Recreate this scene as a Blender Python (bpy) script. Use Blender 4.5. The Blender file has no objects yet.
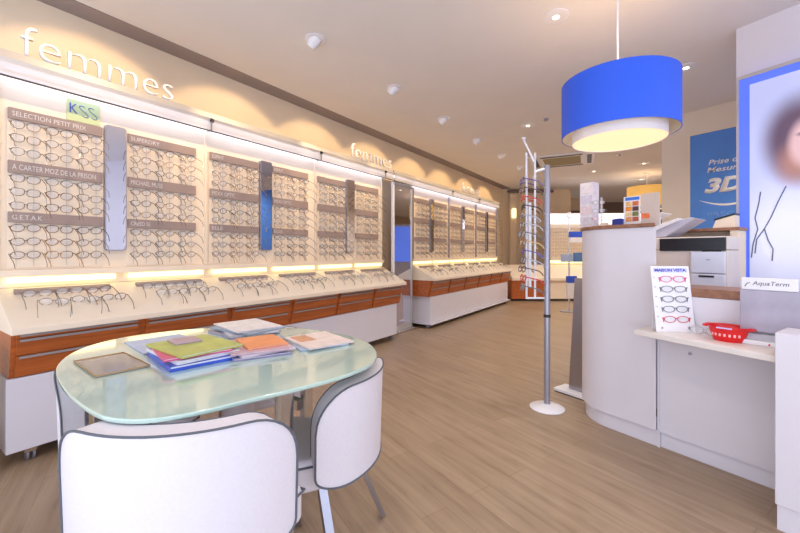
import bpy, bmesh, math, random
from mathutils import Matrix, Vector
random.seed(7)
R = math.radians
SC = bpy.context.scene
COL = SC.collection

# ------------------------------------------------------------------ camera, world, lights, exposure
cam_d = bpy.data.cameras.new('camera')
cam = bpy.data.objects.new('camera', cam_d); COL.objects.link(cam)
cam.location = (0, 0, 1.1)
cam.rotation_euler = (R(90), 0, R(34.2))
cam_d.sensor_width = 36; cam_d.lens = 380/800*36
cam_d.shift_y = -(266.5-252)/800
cam_d.clip_start = 0.02
SC.camera = cam
SC.view_settings.view_transform = 'Standard'
SC.view_settings.look = 'None'
SC.view_settings.gamma = 1
SC.view_settings.use_curve_mapping = False
SC.view_settings.exposure = 0.34

w = bpy.data.worlds.new('daylight'); SC.world = w; w.use_nodes = True
w.node_tree.nodes['Background'].inputs[0].default_value = (0.72, 0.80, 1.0, 1)
w.node_tree.nodes['Background'].inputs[1].default_value = .85

def area(name, loc, rot, sx, sy, power, col):
    d = bpy.data.lights.new(name, 'AREA'); d.shape = 'RECTANGLE'; d.size = sx; d.size_y = sy
    d.energy = power; d.color = col
    o = bpy.data.objects.new(name, d); o.location = loc; o.rotation_euler = rot; COL.objects.link(o); return o
# added upward ceiling fill, then daylight through the open shop front behind the camera
area('added_ceiling_fill', (0.2, -1.5, .5), (R(128), 0, 0), 6.5, 1.0, 52, (0.76, 0.84, 1.0))
area('shopfront_daylight', (0.2, -1.45, 1.6), (R(90), 0, 0), 5.5, 2.2, 24, (0.76, 0.83, 1.0))
area('shopfront_daylight', (2.9, 0.4, 1.5), (R(90), 0, R(90)), 3.4, 2.2, 24, (0.76, 0.83, 1.0))

# ------------------------------------------------------------------ materials
def lin(c):
    f = lambda v: ((v/255+0.055)/1.055)**2.4 if v > 10 else v/255/12.92
    return (f(c[0]), f(c[1]), f(c[2]), 1)
MATS = {}
def mat(name, rgb, rough=.5, metal=0, noise=.03, nscale=8, bump=0, spec=.5, coat=0, emit=None, estr=0, alpha=None):
    if name in MATS: return MATS[name]
    m = bpy.data.materials.new(name); m.use_nodes = True
    nt = m.node_tree; b = nt.nodes['Principled BSDF']
    c = lin(rgb)
    tc = nt.nodes.new('ShaderNodeTexCoord'); nz = nt.nodes.new('ShaderNodeTexNoise')
    nz.inputs['Scale'].default_value = nscale; nz.inputs['Detail'].default_value = 3
    nt.links.new(tc.outputs['Object'], nz.inputs['Vector'])
    rp = nt.nodes.new('ShaderNodeValToRGB')
    rp.color_ramp.elements[0].position = .3; rp.color_ramp.elements[1].position = .7
    rp.color_ramp.elements[0].color = tuple(max(0, v*(1-noise)) for v in c[:3])+(1,)
    rp.color_ramp.elements[1].color = tuple(min(1, v*(1+noise)) for v in c[:3])+(1,)
    nt.links.new(nz.outputs['Fac'], rp.inputs['Fac'])
    nt.links.new(rp.outputs['Color'], b.inputs['Base Color'])
    b.inputs['Roughness'].default_value = rough; b.inputs['Metallic'].default_value = metal
    b.inputs['Specular IOR Level'].default_value = spec
    b.inputs['Coat Weight'].default_value = coat; b.inputs['Coat Roughness'].default_value = .08
    if emit:
        b.inputs['Emission Color'].default_value = lin(emit); b.inputs['Emission Strength'].default_value = estr
    if bump:
        bp = nt.nodes.new('ShaderNodeBump'); bp.inputs['Strength'].default_value = bump; bp.inputs['Distance'].default_value = .01
        nt.links.new(nz.outputs['Fac'], bp.inputs['Height']); nt.links.new(bp.outputs['Normal'], b.inputs['Normal'])
    MATS[name] = m; return m

def glassy(name, rgb, fac, rough=.05):
    """thin clear sheet: mostly transparent with a tinted glossy part"""
    m = bpy.data.materials.new(name); m.use_nodes = True; nt = m.node_tree
    for n in list(nt.nodes): nt.nodes.remove(n)
    out = nt.nodes.new('ShaderNodeOutputMaterial'); mx = nt.nodes.new('ShaderNodeMixShader')
    t = nt.nodes.new('ShaderNodeBsdfTransparent'); p = nt.nodes.new('ShaderNodeBsdfPrincipled')
    t.inputs[0].default_value = (1, 1, 1, 1)
    nz = nt.nodes.new('ShaderNodeTexNoise'); nz.inputs['Scale'].default_value = 3
    rp = nt.nodes.new('ShaderNodeValToRGB'); c = lin(rgb)
    rp.color_ramp.elements[0].color = tuple(v*.96 for v in c[:3])+(1,); rp.color_ramp.elements[1].color = c
    nt.links.new(nz.outputs['Fac'], rp.inputs['Fac']); nt.links.new(rp.outputs['Color'], p.inputs['Base Color'])
    p.inputs['Roughness'].default_value = rough
    mx.inputs[0].default_value = fac
    nt.links.new(t.outputs[0], mx.inputs[1]); nt.links.new(p.outputs[0], mx.inputs[2]); nt.links.new(mx.outputs[0], out.inputs[0])
    return m

def wood_mat(name, base, dark, plank=None, angle=0, rough=.4, grain=30):
    m = bpy.data.materials.new(name); m.use_nodes = True; nt = m.node_tree; b = nt.nodes['Principled BSDF']; L = nt.links.new
    tc = nt.nodes.new('ShaderNodeTexCoord'); mp = nt.nodes.new('ShaderNodeMapping'); mp.inputs['Rotation'].default_value = (0, 0, angle)
    L(tc.outputs['Object'], mp.inputs['Vector'])
    st = nt.nodes.new('ShaderNodeMapping'); st.inputs['Scale'].default_value = (1.2, grain, grain) if plank else (grain, 1.5, grain)
    L(mp.outputs[0], st.inputs['Vector'])
    n1 = nt.nodes.new('ShaderNodeTexNoise'); n1.inputs['Scale'].default_value = 1; n1.inputs['Detail'].default_value = 6; n1.inputs['Roughness'].default_value = .65
    n1.inputs['Distortion'].default_value = .4
    L(st.outputs[0], n1.inputs['Vector'])
    rp = nt.nodes.new('ShaderNodeValToRGB'); rp.color_ramp.elements[0].position = .32; rp.color_ramp.elements[1].position = .68
    rp.color_ramp.elements[0].color = lin(dark); rp.color_ramp.elements[1].color = lin(base)
    L(n1.outputs['Fac'], rp.inputs['Fac'])
    col = rp.outputs['Color']
    # large blotches
    n2 = nt.nodes.new('ShaderNodeTexNoise'); n2.inputs['Scale'].default_value = 2.2 if plank else 5; n2.inputs['Detail'].default_value = 2
    L(mp.outputs[0], n2.inputs['Vector'])
    if plank:
        br = nt.nodes.new('ShaderNodeTexBrick'); br.inputs['Scale'].default_value = 1
        br.inputs['Brick Width'].default_value = plank[0]; br.inputs['Row Height'].default_value = plank[1]
        br.inputs['Mortar Size'].default_value = .0022; br.inputs['Mortar Smooth'].default_value = .3
        br.inputs['Color1'].default_value = (.93, .92, .9, 1); br.inputs['Color2'].default_value = (1.05, 1.05, 1.05, 1); br.inputs['Mortar'].default_value = (.76, .72, .68, 1)
        br.inputs['Bias'].default_value = 0; br.offset = .37
        L(mp.outputs[0], br.inputs['Vector'])
        mu = nt.nodes.new('ShaderNodeMix'); mu.data_type = 'RGBA'; mu.blend_type = 'MULTIPLY'; mu.inputs[0].default_value = 1
        L(col, mu.inputs[6]); L(br.outputs['Color'], mu.inputs[7]); col = mu.outputs[2]
        # fine darker knots and streaks
        k = nt.nodes.new('ShaderNodeMapping'); k.inputs['Scale'].default_value = (4, 26, 1); L(mp.outputs[0], k.inputs['Vector'])
        n3 = nt.nodes.new('ShaderNodeTexNoise'); n3.inputs['Scale'].default_value = 1; n3.inputs['Detail'].default_value = 4; L(k.outputs[0], n3.inputs['Vector'])
        r3 = nt.nodes.new('ShaderNodeValToRGB'); r3.color_ramp.elements[0].position = .28; r3.color_ramp.elements[1].position = .45
        r3.color_ramp.elements[0].color = (.80, .77, .75, 1); r3.color_ramp.elements[1].color = (1, 1, 1, 1); L(n3.outputs['Fac'], r3.inputs['Fac'])
        m3 = nt.nodes.new('ShaderNodeMix'); m3.data_type = 'RGBA'; m3.blend_type = 'MULTIPLY'; m3.inputs[0].default_value = 1
        L(col, m3.inputs[6]); L(r3.outputs['Color'], m3.inputs[7]); col = m3.outputs[2]
    r2 = nt.nodes.new('ShaderNodeValToRGB'); r2.color_ramp.elements[0].color = (.9, .9, .9, 1); r2.color_ramp.elements[1].color = (1.06, 1.06, 1.06, 1)
    L(n2.outputs['Fac'], r2.inputs['Fac'])
    m2 = nt.nodes.new('ShaderNodeMix'); m2.data_type = 'RGBA'; m2.blend_type = 'MULTIPLY'; m2.inputs[0].default_value = 1
    L(col, m2.inputs[6]); L(r2.outputs['Color'], m2.inputs[7])
    L(m2.outputs[2], b.inputs['Base Color']); b.inputs['Roughness'].default_value = rough
    MATS[name] = m; return m

def emis(name, rgb, strength):
    if name in MATS: return MATS[name]
    m = bpy.data.materials.new(name); m.use_nodes = True; nt = m.node_tree; b = nt.nodes['Principled BSDF']
    b.inputs['Base Color'].default_value = lin(rgb); b.inputs['Emission Color'].default_value = lin(rgb); b.inputs['Emission Strength'].default_value = strength
    MATS[name] = m; return m

FLOORANG = math.atan2(-.373, .928)
M_FLOOR = wood_mat('oak_planks', (174, 149, 122), (152, 128, 104), plank=(1.25, .135), angle=-FLOORANG, rough=.36, grain=26)
M_WOOD = wood_mat('cherry_veneer', (202, 112, 54), (156, 76, 34), rough=.35, grain=34)
M_BROWN = wood_mat('walnut_edge', (168, 118, 90), (130, 88, 66), rough=.4, grain=30)
M_CEIL = mat('ceiling_paint', (230, 225, 222), .9, nscale=3, noise=.015)
M_WALL = mat('wall_paint_cream', (234, 214, 186), .85, nscale=3, noise=.02)
M_WALLB = mat('wall_paint_beige', (236, 224, 210), .85, nscale=3, noise=.02)
M_BACK = mat('wall_paint_tan', (222, 200, 172), .85, nscale=3, noise=.02)
M_DARKW = mat('wall_paint_mauve_grey', (128, 112, 108), .85, nscale=3)
M_PANEL = mat('white_lacquer', (224, 219, 226), .35, noise=.01)
M_CREAM = mat('cream_laminate', (242, 224, 200), .45, noise=.015)
M_WHITE = mat('white_plastic', (238, 236, 240), .35, noise=.01)
M_LEATHER = mat('white_leatherette', (226, 219, 224), .42, noise=.02, nscale=120, bump=.05)
M_PIPE = mat('grey_piping', (92, 96, 104), .5)
M_CHROME = mat('chrome', (215, 212, 210), .12, metal=1, noise=.02)
M_STEEL = mat('brushed_steel', (176, 174, 184), .3, metal=1, noise=.03, nscale=60)
M_SILVER = mat('silver_paint', (168, 166, 178), .35, metal=.6)
M_HANDLE = mat('grey_aluminium', (166, 160, 158), .4, metal=.4)
M_GREYM = mat('grey_fascia', (196, 192, 188), .35, metal=.35)
M_HEADER = mat('taupe_label_strip', (158, 138, 130), .5)
M_LETTER = mat('white_acrylic', (250, 246, 244), .35, noise=.01)
M_DARK = mat('dark_metal', (46, 42, 42), .4)
M_BLACK = mat('black_plastic', (28, 28, 34), .35)
M_MIRROR = mat('mirror_glass', (222, 224, 232), .03, metal=1, noise=.005)
M_BLUE = mat('blue_fabric', (44, 96, 232), .6, nscale=200, noise=.04)
M_SHADEIN = mat('shade_lining', (252, 240, 214), .7)
M_RED = mat('red_plastic', (224, 22, 28), .3, noise=.03)
M_BLUEP = mat('blue_poster', (84, 144, 230), .5, noise=.05, nscale=4)
M_LENS = glassy('clear_lens', (244, 246, 250), .2)
M_CLEAR = glassy('clear_acrylic', (232, 232, 240), .5, .1)
M_LIP = glassy('frosted_lip', (206, 204, 206), .78, .25)
M_LEDW = emis('white_led', (222, 228, 255), 3.2)
M_TUBE = emis('warm_tube', (255, 250, 186), 1.15)
M_SPOTGLOW = emis('lamp_glow', (255, 238, 205), 6)
M_DIFF = emis('warm_diffuser', (255, 220, 172), .74)

# ------------------------------------------------------------------ mesh helpers
class MB:
    def __init__(s): s.v = []; s.f = []; s.mi = []; s.cur = 0
    def add(s, vs, fs):
        n = len(s.v); s.v += [tuple(v) for v in vs]; s.f += [tuple(i+n for i in f) for f in fs]; s.mi += [s.cur]*len(fs)
    def box(s, x0, x1, y0, y1, z0, z1):
        s.add([(x0,y0,z0),(x1,y0,z0),(x1,y1,z0),(x0,y1,z0),(x0,y0,z1),(x1,y0,z1),(x1,y1,z1),(x0,y1,z1)],
              [(0,3,2,1),(4,5,6,7),(0,1,5,4),(1,2,6,5),(2,3,7,6),(3,0,4,7)])
        return s
    def prism(s, poly, z0, z1):           # poly in xy
        n = len(poly)
        s.add([(x,y,z0) for x,y in poly]+[(x,y,z1) for x,y in poly],
              [tuple(reversed(range(n))), tuple(range(n,2*n))]+[(i,(i+1)%n,n+(i+1)%n,n+i) for i in range(n)])
        return s
    def prism_y(s, poly, y0, y1):         # poly in xz, extruded in y
        n = len(poly)
        s.add([(x,y0,z) for x,z in poly]+[(x,y1,z) for x,z in poly],
              [tuple(range(n)), tuple(reversed(range(n,2*n)))]+[(i,n+i,n+(i+1)%n,(i+1)%n) for i in range(n)])
        return s
    def lathe(s, prof, c=(0,0,0), n=32):
        vs = []; fs = []
        for (r, z) in prof:
            for k in range(n):
                a = 2*math.pi*k/n; vs.append((c[0]+r*math.cos(a), c[1]+r*math.sin(a), c[2]+z))
        for j in range(len(prof)-1):
            for k in range(n):
                a = j*n+k; b = j*n+(k+1)%n; fs.append((a, b, b+n, a+n))
        fs.append(tuple(reversed(range(n)))); fs.append(tuple(range((len(prof)-1)*n, len(prof)*n)))
        s.add(vs, fs); return s
    def tube(s, pts, r, n=6, closed=False, r2=None):
        pts = [Vector(p) for p in pts]; m = len(pts); vs = []; fs = []
        up0 = None
        for i, p in enumerate(pts):
            if closed: t = pts[(i+1) % m]-pts[i-1]
            else: t = pts[min(i+1, m-1)]-pts[max(i-1, 0)]
            t.normalize()
            if up0 is None:
                up0 = Vector((0,0,1)) if abs(t.z) < .9 else Vector((1,0,0))
            a = t.cross(up0).normalized(); b = a.cross(t).normalized(); up0 = b
            for k in range(n):
                g = 2*math.pi*(k+.5)/n
                vs.append(p+a*math.cos(g)*r+b*math.sin(g)*(r2 or r))
        for i in range(m if closed else m-1):
            for k in range(n):
                a = i*n+k; b = i*n+(k+1) % n; c = ((i+1) % m)*n+(k+1) % n; d = ((i+1) % m)*n+k
                fs.append((a, b, c, d))
        if not closed:
            fs.append(tuple(reversed(range(n)))); fs.append(tuple(range((m-1)*n, m*n)))
        s.add(vs, fs); return s
    def xf(s, M):
        s.v = [tuple(M @ Vector(v)) for v in s.v]; return s
    def mesh(s, name, mats):
        me = bpy.data.meshes.new(name); me.from_pydata(s.v, [], s.f)
        for m in (mats if isinstance(mats, (list, tuple)) else [mats]): me.materials.append(m)
        for p, i in zip(me.polygons, s.mi): p.material_index = i
        me.update()
        bm = bmesh.new(); bm.from_mesh(me); bmesh.ops.recalc_face_normals(bm, faces=bm.faces); bm.to_mesh(me); bm.free()
        return me
    def build(s, name, mats, parent=None, smooth=False, bevel=0, seg=2, loc=None, rz=0):
        me = s.mesh(name, mats); o = bpy.data.objects.new(name, me); COL.objects.link(o)
        if parent: o.parent = parent
        if loc: o.location = loc
        o.rotation_euler.z = rz
        if smooth:
            for p in me.polygons: p.use_smooth = True
            me.set_sharp_from_angle(angle=R(40))
        if bevel:
            b = o.modifiers.new('bevel', 'BEVEL'); b.width = bevel; b.segments = seg; b.limit_method = 'ANGLE'; b.angle_limit = R(40)
            for p in me.polygons: p.use_smooth = True
            wn = o.modifiers.new('wn', 'WEIGHTED_NORMAL')
        return o
def empty(name, loc=(0,0,0), rz=0):
    o = bpy.data.objects.new(name, None); COL.objects.link(o); o.location = loc; o.rotation_euler.z = rz; o.empty_display_size = .1; return o
def tag(o, label, cat, group=None, kind=None):
    o['label'] = label; o['category'] = cat
    if group: o['group'] = group
    if kind: o['kind'] = kind
    return o
def struct(o): o['kind'] = 'structure'; return o
def text(name, body, mt, M, width=None, height=None, ext=.001, parent=None, offset=0, shear=0):
    """flat lettering, fitted to width/height, at matrix M (x right, y up), origin bottom-left"""
    c = bpy.data.curves.new(name, 'FONT'); c.body = body; c.size = 1; c.offset = offset; c.resolution_u = 3; c.shear = shear
    t = bpy.data.objects.new('tmp', c); COL.objects.link(t)
    dg = bpy.context.evaluated_depsgraph_get(); dg.update()
    me = bpy.data.meshes.new_from_object(t.evaluated_get(dg)); bpy.data.objects.remove(t)
    xs = [v.co.x for v in me.vertices]; ys = [v.co.y for v in me.vertices]
    w0, h0 = max(xs)-min(xs), max(ys)-min(ys)
    sx = width/w0 if width else height/h0; sy = height/h0 if height else sx
    bm = bmesh.new(); bm.from_mesh(me)
    for v in bm.verts: v.co = Vector(((v.co.x-min(xs))*sx, (v.co.y-min(ys))*sy, 0))
    r = bmesh.ops.extrude_face_region(bm, geom=list(bm.faces))
    for g in r['geom']:
        if isinstance(g, bmesh.types.BMVert): g.co.z += ext
    bmesh.ops.recalc_face_normals(bm, faces=bm.faces); bm.transform(M); bm.to_mesh(me); bm.free()
    me.materials.clear(); me.materials.append(mt); me.name = name
    o = bpy.data.objects.new(name, me); COL.objects.link(o)
    if parent: o.parent = parent
    return o
def basis(o, x, y):
    x = Vector(x).normalized(); y = Vector(y).normalized(); z = x.cross(y)
    return Matrix(((x.x,y.x,z.x,o[0]),(x.y,y.y,z.y,o[1]),(x.z,y.z,z.z,o[2]),(0,0,0,1)))
def rrect(cx, cy, wx, wy, r, n=8):
    out = []
    for sx, sy, a0 in ((1,1,0),(-1,1,90),(-1,-1,180),(1,-1,270)):
        for k in range(n+1):
            a = R(a0+90*k/n); out.append((cx+sx*(wx/2-r)+r*math.cos(a), cy+sy*(wy/2-r)+r*math.sin(a)))
    return out
def dup(o, parent=None):
    c = o.copy(); COL.objects.link(c); c.parent = parent
    for ch in list(o.children): dup(ch, c)
    return c
P0 = (-.01, 2.577); U = (.928, -.373); V = (.373, .928); LA = FLOORANG
def W(s, t, z=0): return (P0[0]+s*U[0]+t*V[0], P0[1]+s*U[1]+t*V[1], z)
CEIL = 2.75

# ------------------------------------------------------------------ room shell
XW = -3.36
struct(MB().box(-4.5, 4.2, -1.6, 16, -.1, 0).build('floor', M_FLOOR))
struct(MB().box(-4.5, 4.2, -1.6, 16, CEIL, CEIL+.1).build('ceiling', M_CEIL))
struct(MB().box(XW-.1, XW, -1.6, 9.75, 0, CEIL).build('wall_left', M_WALL))
# back wall parallel to the picture's far cabinets
RV = (math.cos(R(34.2)), math.sin(R(34.2))); FV = (-math.sin(R(34.2)), math.cos(R(34.2)))
def CW(r, d, z=0): return (r*RV[0]+d*FV[0], r*RV[1]+d*FV[1], z)     # metres right of / ahead of the camera stand
BA = R(34.2)
def back(name, m, r0, r1, d0, d1, z0, z1):
    o = MB().box(r0, r1, d0, d1, z0, z1).build(name, m); o.rotation_euler.z = BA; return struct(o)
back('wall_back', M_BACK, .9, 5.3, 12.6, 12.7, 0, CEIL)
back('wall_back_right', M_DARKW, 5.3, 9.5, 12.6, 12.7, 0, CEIL)
back('wall_back_left', M_WALL, 2.72, 4.5, 10.0, 10.1, 0, CEIL)
back('trim_1', M_DARKW, 2.82, 4.0, 9.9, 9.999, 2.66, 2.72)
back('trim_2', M_BACK, 3.9, 6.2, 11.6, 11.75, 2.38, CEIL)
back('trim_3', M_WALL, 2.86, 3.02, 9.84, 9.99, 0, 2.6)
struct(MB().box(XW, XW+.20, -1.6, 9.75, CEIL-.004, CEIL-.0005).build('ceiling_shade_strip', mat('ceiling_edge_shade_grey', (150, 138, 136), .9)))  # flat grey strip painting in the shade where ceiling meets wall
# partition wall behind the reception, carrying the blue poster
o = MB().box(-1.137, 3.2, 2.95, 3.08, 0, CEIL).build('wall_right', M_WALLB, loc=W(0,0), rz=LA); struct(o)
o = MB().box(-1.137, -1.03, 3.08, 9.0, 0, CEIL).build('wall_right_back', M_WALLB, loc=W(0,0), rz=LA); struct(o)
struct(MB().box(4.1, 4.2, 3.6, 16, 0, CEIL).build('wall_right_outer', M_BACK))
struct(MB().box(-4.5, 4.2, 15.9, 16, 0, CEIL).build('wall_far', M_BACK))
# light-box wall standing in front of it
o = MB().box(0, 3.0, 0, .10, 0, CEIL).build('wall_lightbox', M_PANEL, loc=W(.022,1.255), rz=LA-R(6)); struct(o)

# ------------------------------------------------------------------ wall display cabinets
TX, BZ = 0.0, 0.0
def header_text(parent, body, x, y, z, h, wd):
    text('lettering', body, mat('pale_strip_ink', (222, 214, 210), .5), basis((x, y, z), (0,1,0), (0,0,1)), width=wd, height=h, ext=.001, parent=parent)
BACKX = -2.99          # face of the back panels
def cabinet(y0, n, label, shelf, ca=0, cb=0):
    """wall unit; geometry in room metres minus the base position"""
    L = n*1.17; root = empty('display_cabinet', (-3.0, y0, 0)); ox = 3.0
    tag(root, label, 'display cabinet', 'wall display cabinets')
    X = lambda x: x+ox
    MB().box(X(-3.33), X(-2.71), .06 if shelf else 0, L-.06, .075, .455).build('base_panel', M_PANEL, root, bevel=.004)
    if shelf: MB().box(X(-3.3), X(-2.66), .02, L-.02, .055, .073).build('plinth_shelf', M_PANEL, root, bevel=.003)
    # carcass behind drawers, slanted white end cheeks in wood
    prof = [(X(-3.3),.457),(X(-2.72),.457),(X(-2.665),.688),(X(-3.3),.688)]
    MB().prism_y(prof, .012, L-.012).build('drawer_carcass', M_WOOD, root)
    # sloping worktop
    MB().prism_y([(X(-2.60),.690),(X(-2.60),.722),(X(-2.955),.898),(X(-3.3),.898),(X(-3.3),.690)], 0, L).build('worktop', M_CREAM, root, bevel=.004)
    # drawers: slim, middle and bottom rows
    pitch = L/(2*n)
    def fx(z): return X(-2.665)-(.688-z)*.24
    for k in range(2*n):
        for (za, zb) in ((.664,.686),(.575,.660),(.462,.571)):
            ya, yb = k*pitch+.03, (k+1)*pitch-.012
            d = MB().prism_y([(fx(za)+.003,za),(fx(za)+.016,za),(fx(zb)+.016,zb),(fx(zb)+.003,zb)], ya, yb).build('drawer', M_WOOD, root)
            hz = zb-.008
            MB().box(fx(hz)+.015, fx(hz)+.024, ya+.012, yb-.012, hz-.006, hz+.006).build('handle', M_HANDLE, d)
    # casters
    for yy in ([.1] + [L*k/n for k in range(1, n)] + [L-.1]):
        for xx in (X(-2.77), X(-3.2)):
            c = MB().box(xx-.026, xx+.026, yy-.024, yy+.024, .046, .0548 if shelf else .0745).build('caster', M_CHROME, root)
            wm = MB()
            for dy in (-.016, .008):
                wv = []
                wm.tube([(xx, yy+dy, .028), (xx, yy+dy+.010, .028)], .0285, 16)
            wm.build('wheel', M_SILVER, c, smooth=True)
    # back panel and ledge
    MB().box(X(-3.33), X(BACKX), 0, L, .9, 2.19).build('back_panel', M_CREAM, root)
    MB().box(X(BACKX+.001), X(-2.95), 0, L, .962, .998).build('ledge', M_CREAM, root, bevel=.003)
    for k in range(2*n):       # warm tubes under the ledge
        MB().box(X(-2.984), X(-2.962), k*pitch+.05, (k+1)*pitch-.03, .925, .958).build('light_tube', M_TUBE, root)
    # seams: thin vertical profiles between bays
    for k in range(0, n+1):
        yy = min(max(k*1.17, .012), L-.012)
        MB().box(X(BACKX)+.0005, X(BACKX)+(.03 if shelf else .012), yy-.008, yy+.008, 1.0, 2.04).build('bay_profile', M_SILVER if shelf else M_CREAM, root)
    # top light box: grey fascia, glass lip and white LED line
    c = MB().prism_y([(X(-3.33),2.195),(X(-3.33),2.19),(X(-2.96),2.19),(X(-2.93),2.125),(X(-2.905),2.125),(X(-2.90),2.150),(X(-2.915),2.195)], -ca, L+cb).build('canopy', M_GREYM, root)
    MB().box(X(-2.95), X(-2.915), -ca+.01, L+cb-.01, 2.103, 2.124).build('led_strip', M_LEDW, c)
    MB().box(X(-2.903), X(-2.897), -ca, L+cb, 2.052, 2.123).build('glass_lip', M_LIP, c)
    MB().box(X(-2.905), X(-2.892), -ca, L+cb, 2.044, 2.051).build('edge_profile', M_DARK, c)
    MB().box(X(-2.985), X(-2.965), .01, L-.01, 2.07, 2.09).build('led_strip', M_LEDW, c)
    for k in range(1, n+1):
        yy = min(k*1.17, L-.04)
        MB().box(X(-2.96), X(-2.888), yy-.004, yy+.004, 2.05, 2.15).build('bracket', M_HANDLE, c)
        MB().box(X(-2.90), X(-2.88), yy-.01, yy+.012, 2.118, 2.14).build('clamp', M_DARK, c)
    return root
cabinet(.465, 3, 'long white and cherry wood display cabinet with glowing canopy, nearest the round-cornered table', False, cb=.15)
cabinet(4.70, 3, 'further display cabinet along the left wall, beyond the tall mirror, reaching the cream corner', True, ca=.56)

# ------------------------------------------------------------------ spectacles
COLS = {'gunmetal': mat('gunmetal_frame', (134, 118, 110), .3, metal=.5), 'brown': mat('brown_frame', (112, 80, 62), .35),
        'black': mat('black_frame', (40, 36, 40), .3), 'silver': mat('silver_frame', (150, 146, 150), .25, metal=.8),
        'gold': mat('gold_frame', (176, 138, 92), .25, metal=.8), 'red': mat('red_frame', (206, 52, 60), .3),
        'pink': mat('pink_frame', (222, 62, 120), .3), 'purple': mat('purple_frame', (98, 84, 150), .35), 'grey': mat('grey_frame', (112, 110, 114), .3)}
def rim(cx, sgn, shape, wd=.057, ht=.044, n=16):
    pts = []
    for k in range(n):
        a = 2*math.pi*k/n; c, s = math.cos(a), math.sin(a)
        e = {'oval': 1.0, 'rect': .62, 'panto': .82}[shape]
        x = math.copysign(abs(c)**e, c)*wd/2; z = math.copysign(abs(s)**e, s)*ht/2
        if z < 0: x *= 1-.18*abs(s)
        x += 0
        pts.append((cx+x, 0, z+sgn*0))
    return pts
SM = {}
def spec_meshes(style, shape, rr, full):
    key = (style, shape, rr, full)
    if key in SM: return SM[key]
    m = COLS[style]; fr = MB(); cx = .033
    lp = []
    for sg in (-1, 1):
        p = rim(sg*cx, sg, shape); fr.tube(p, rr, 4, closed=True); lp.append(p)
    fr.tube([(-.009,0,.006),(0,.001,.009),(.009,0,.006)], rr*1.1, 4)
    for sg in (-1, 1):
        fr.tube([(sg*(cx+.025),0,.008),(sg*(cx+.034),.001,.010),(sg*(cx+.036),.006,.010)], rr*1.3, 4)
    te = []
    for sg in (-1, 1):
        t = MB(); xx = sg*(cx+.036)
        t.tube([(xx,.006,.010),(xx,.05,.010),(xx*.97,.095,.008),(xx*.95,.118,-.004),(xx*.93,.132,-.018)], rr*.9, 4, r2=rr*1.4); te.append(t)
    ls = []
    for p in lp:
        l = MB(); n = len(p); l.add([(a, -.0006, c) for a, b, c in p]+[(a, .0006, c) for a, b, c in p],
            [tuple(range(n)), tuple(reversed(range(n, 2*n)))]+[(i,(i+1)%n,n+(i+1)%n,n+i) for i in range(n)]); ls.append(l)
    if full:
        r = (fr.mesh('frame', m), [t.mesh('temple', m) for t in te], [l.mesh('lens', M_LENS) for l in ls])
    else:
        for t in te: fr.add(t.v, t.f)
        fr.cur = 1
        for l in ls: fr.add(l.v, l.f)
        r = (fr.mesh('spectacles', [m, M_LENS]), None, None)
    SM[key] = r; return r
NSPEC = 0
def spectacles(M, style, shape, label, group, full=True, rr=.0019, cat='glasses'):
    global NSPEC; NSPEC += 1
    a, t, l = spec_meshes(style, shape, rr, full)
    if full:
        o = bpy.data.objects.new('spectacles', None); o.empty_display_size = .05
    else:
        o = bpy.data.objects.new('spectacles', a)
    COL.objects.link(o); o.matrix_world = M
    if full:
        for nm, me in [('frame', a)]+[('temple', x) for x in t]+[('lens', x) for x in l]:
            c = bpy.data.objects.new(nm, me); COL.objects.link(c); c.parent = o
    return tag(o, label, cat, group)
def spec_raw(mb, M, style_idx=0):
    a, _, _ = spec_meshes(['gunmetal','brown'][style_idx % 2], 'oval', .0016, False)
    mb.add([M @ v.co for v in a.vertices], [tuple(p.vertices) for p in a.polygons if p.material_index == 0])

STY = ['gunmetal','brown','gunmetal','silver','black','gold','gunmetal','brown','grey']
CA = R(24)
def board_matrix(y, z, x=BACKX+.006):
    d = Vector((math.cos(CA), 0, -math.sin(CA)))      # temples run outward and down
    xx = Vector((0, 1, 0)); zz = xx.cross(d)
    if zz.z < 0: zz = -zz; xx = -xx
    j = Matrix.Rotation(R(random.uniform(-3, 3)), 4, 'Y')
    o = Vector((x+.022*abs(zz.x)+.002, y, z))
    return Matrix(((xx.x,d.x,zz.x,o.x),(xx.y,d.y,zz.y,o.y),(xx.z,d.z,zz.z,o.z),(0,0,0,1))) @ j
ROWN = ['top', 'middle', 'bottom']; PAIR = ['left', 'centre', 'right']
def board(y0, y1, name, where, texts, full, indiv=True, raw=None, unit=''):
    root = empty('display_board', (BACKX+.0005, y0, 0))
    tag(root, name, 'display board', 'cream spectacle boards')
    wd = y1-y0
    MB().box(.0006, .006, 0, wd, 1.012, 1.905).build('panel', M_CREAM, root)
    tops = (1.905, 1.612, 1.325); hs = (.062, .07, .06)
    for i in range(3):
        h = MB().box(.007, .020, .004, wd-.004, tops[i]-hs[i], tops[i]).build('label_strip', M_HEADER, root, bevel=.002)
        if texts and texts[i]:
            header_text(h, texts[i][0], .0202, .02, tops[i]-hs[i]*.72, hs[i]*.44, texts[i][1])
    for k in range(6):
        yy = wd*(k+.5)/6
        MB().tube([(.013, yy-.0, 1.02), (.013, yy, 1.9)], .0011, 4).build('rail', M_HANDLE, root)
    for i in range(3):
        z0 = tops[i]-hs[i]
        for r in range(3):
            z = z0-.030-r*.076
            for c in range(3):
                y = y0+wd*(c+.5)/3
                M = board_matrix(y, z, BACKX+.018)
                if not indiv: spec_raw(raw, M, r+c); continue
                st = random.choice(STY)
                spectacles(M, st, random.choice(['oval','rect','panto']),
                    '%s pair, %s row, %s strip, %s' % (PAIR[c], ROWN[r], ['upper','middle','lower'][i], where),
                    'spectacles on the boards, '+unit, full)
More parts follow.
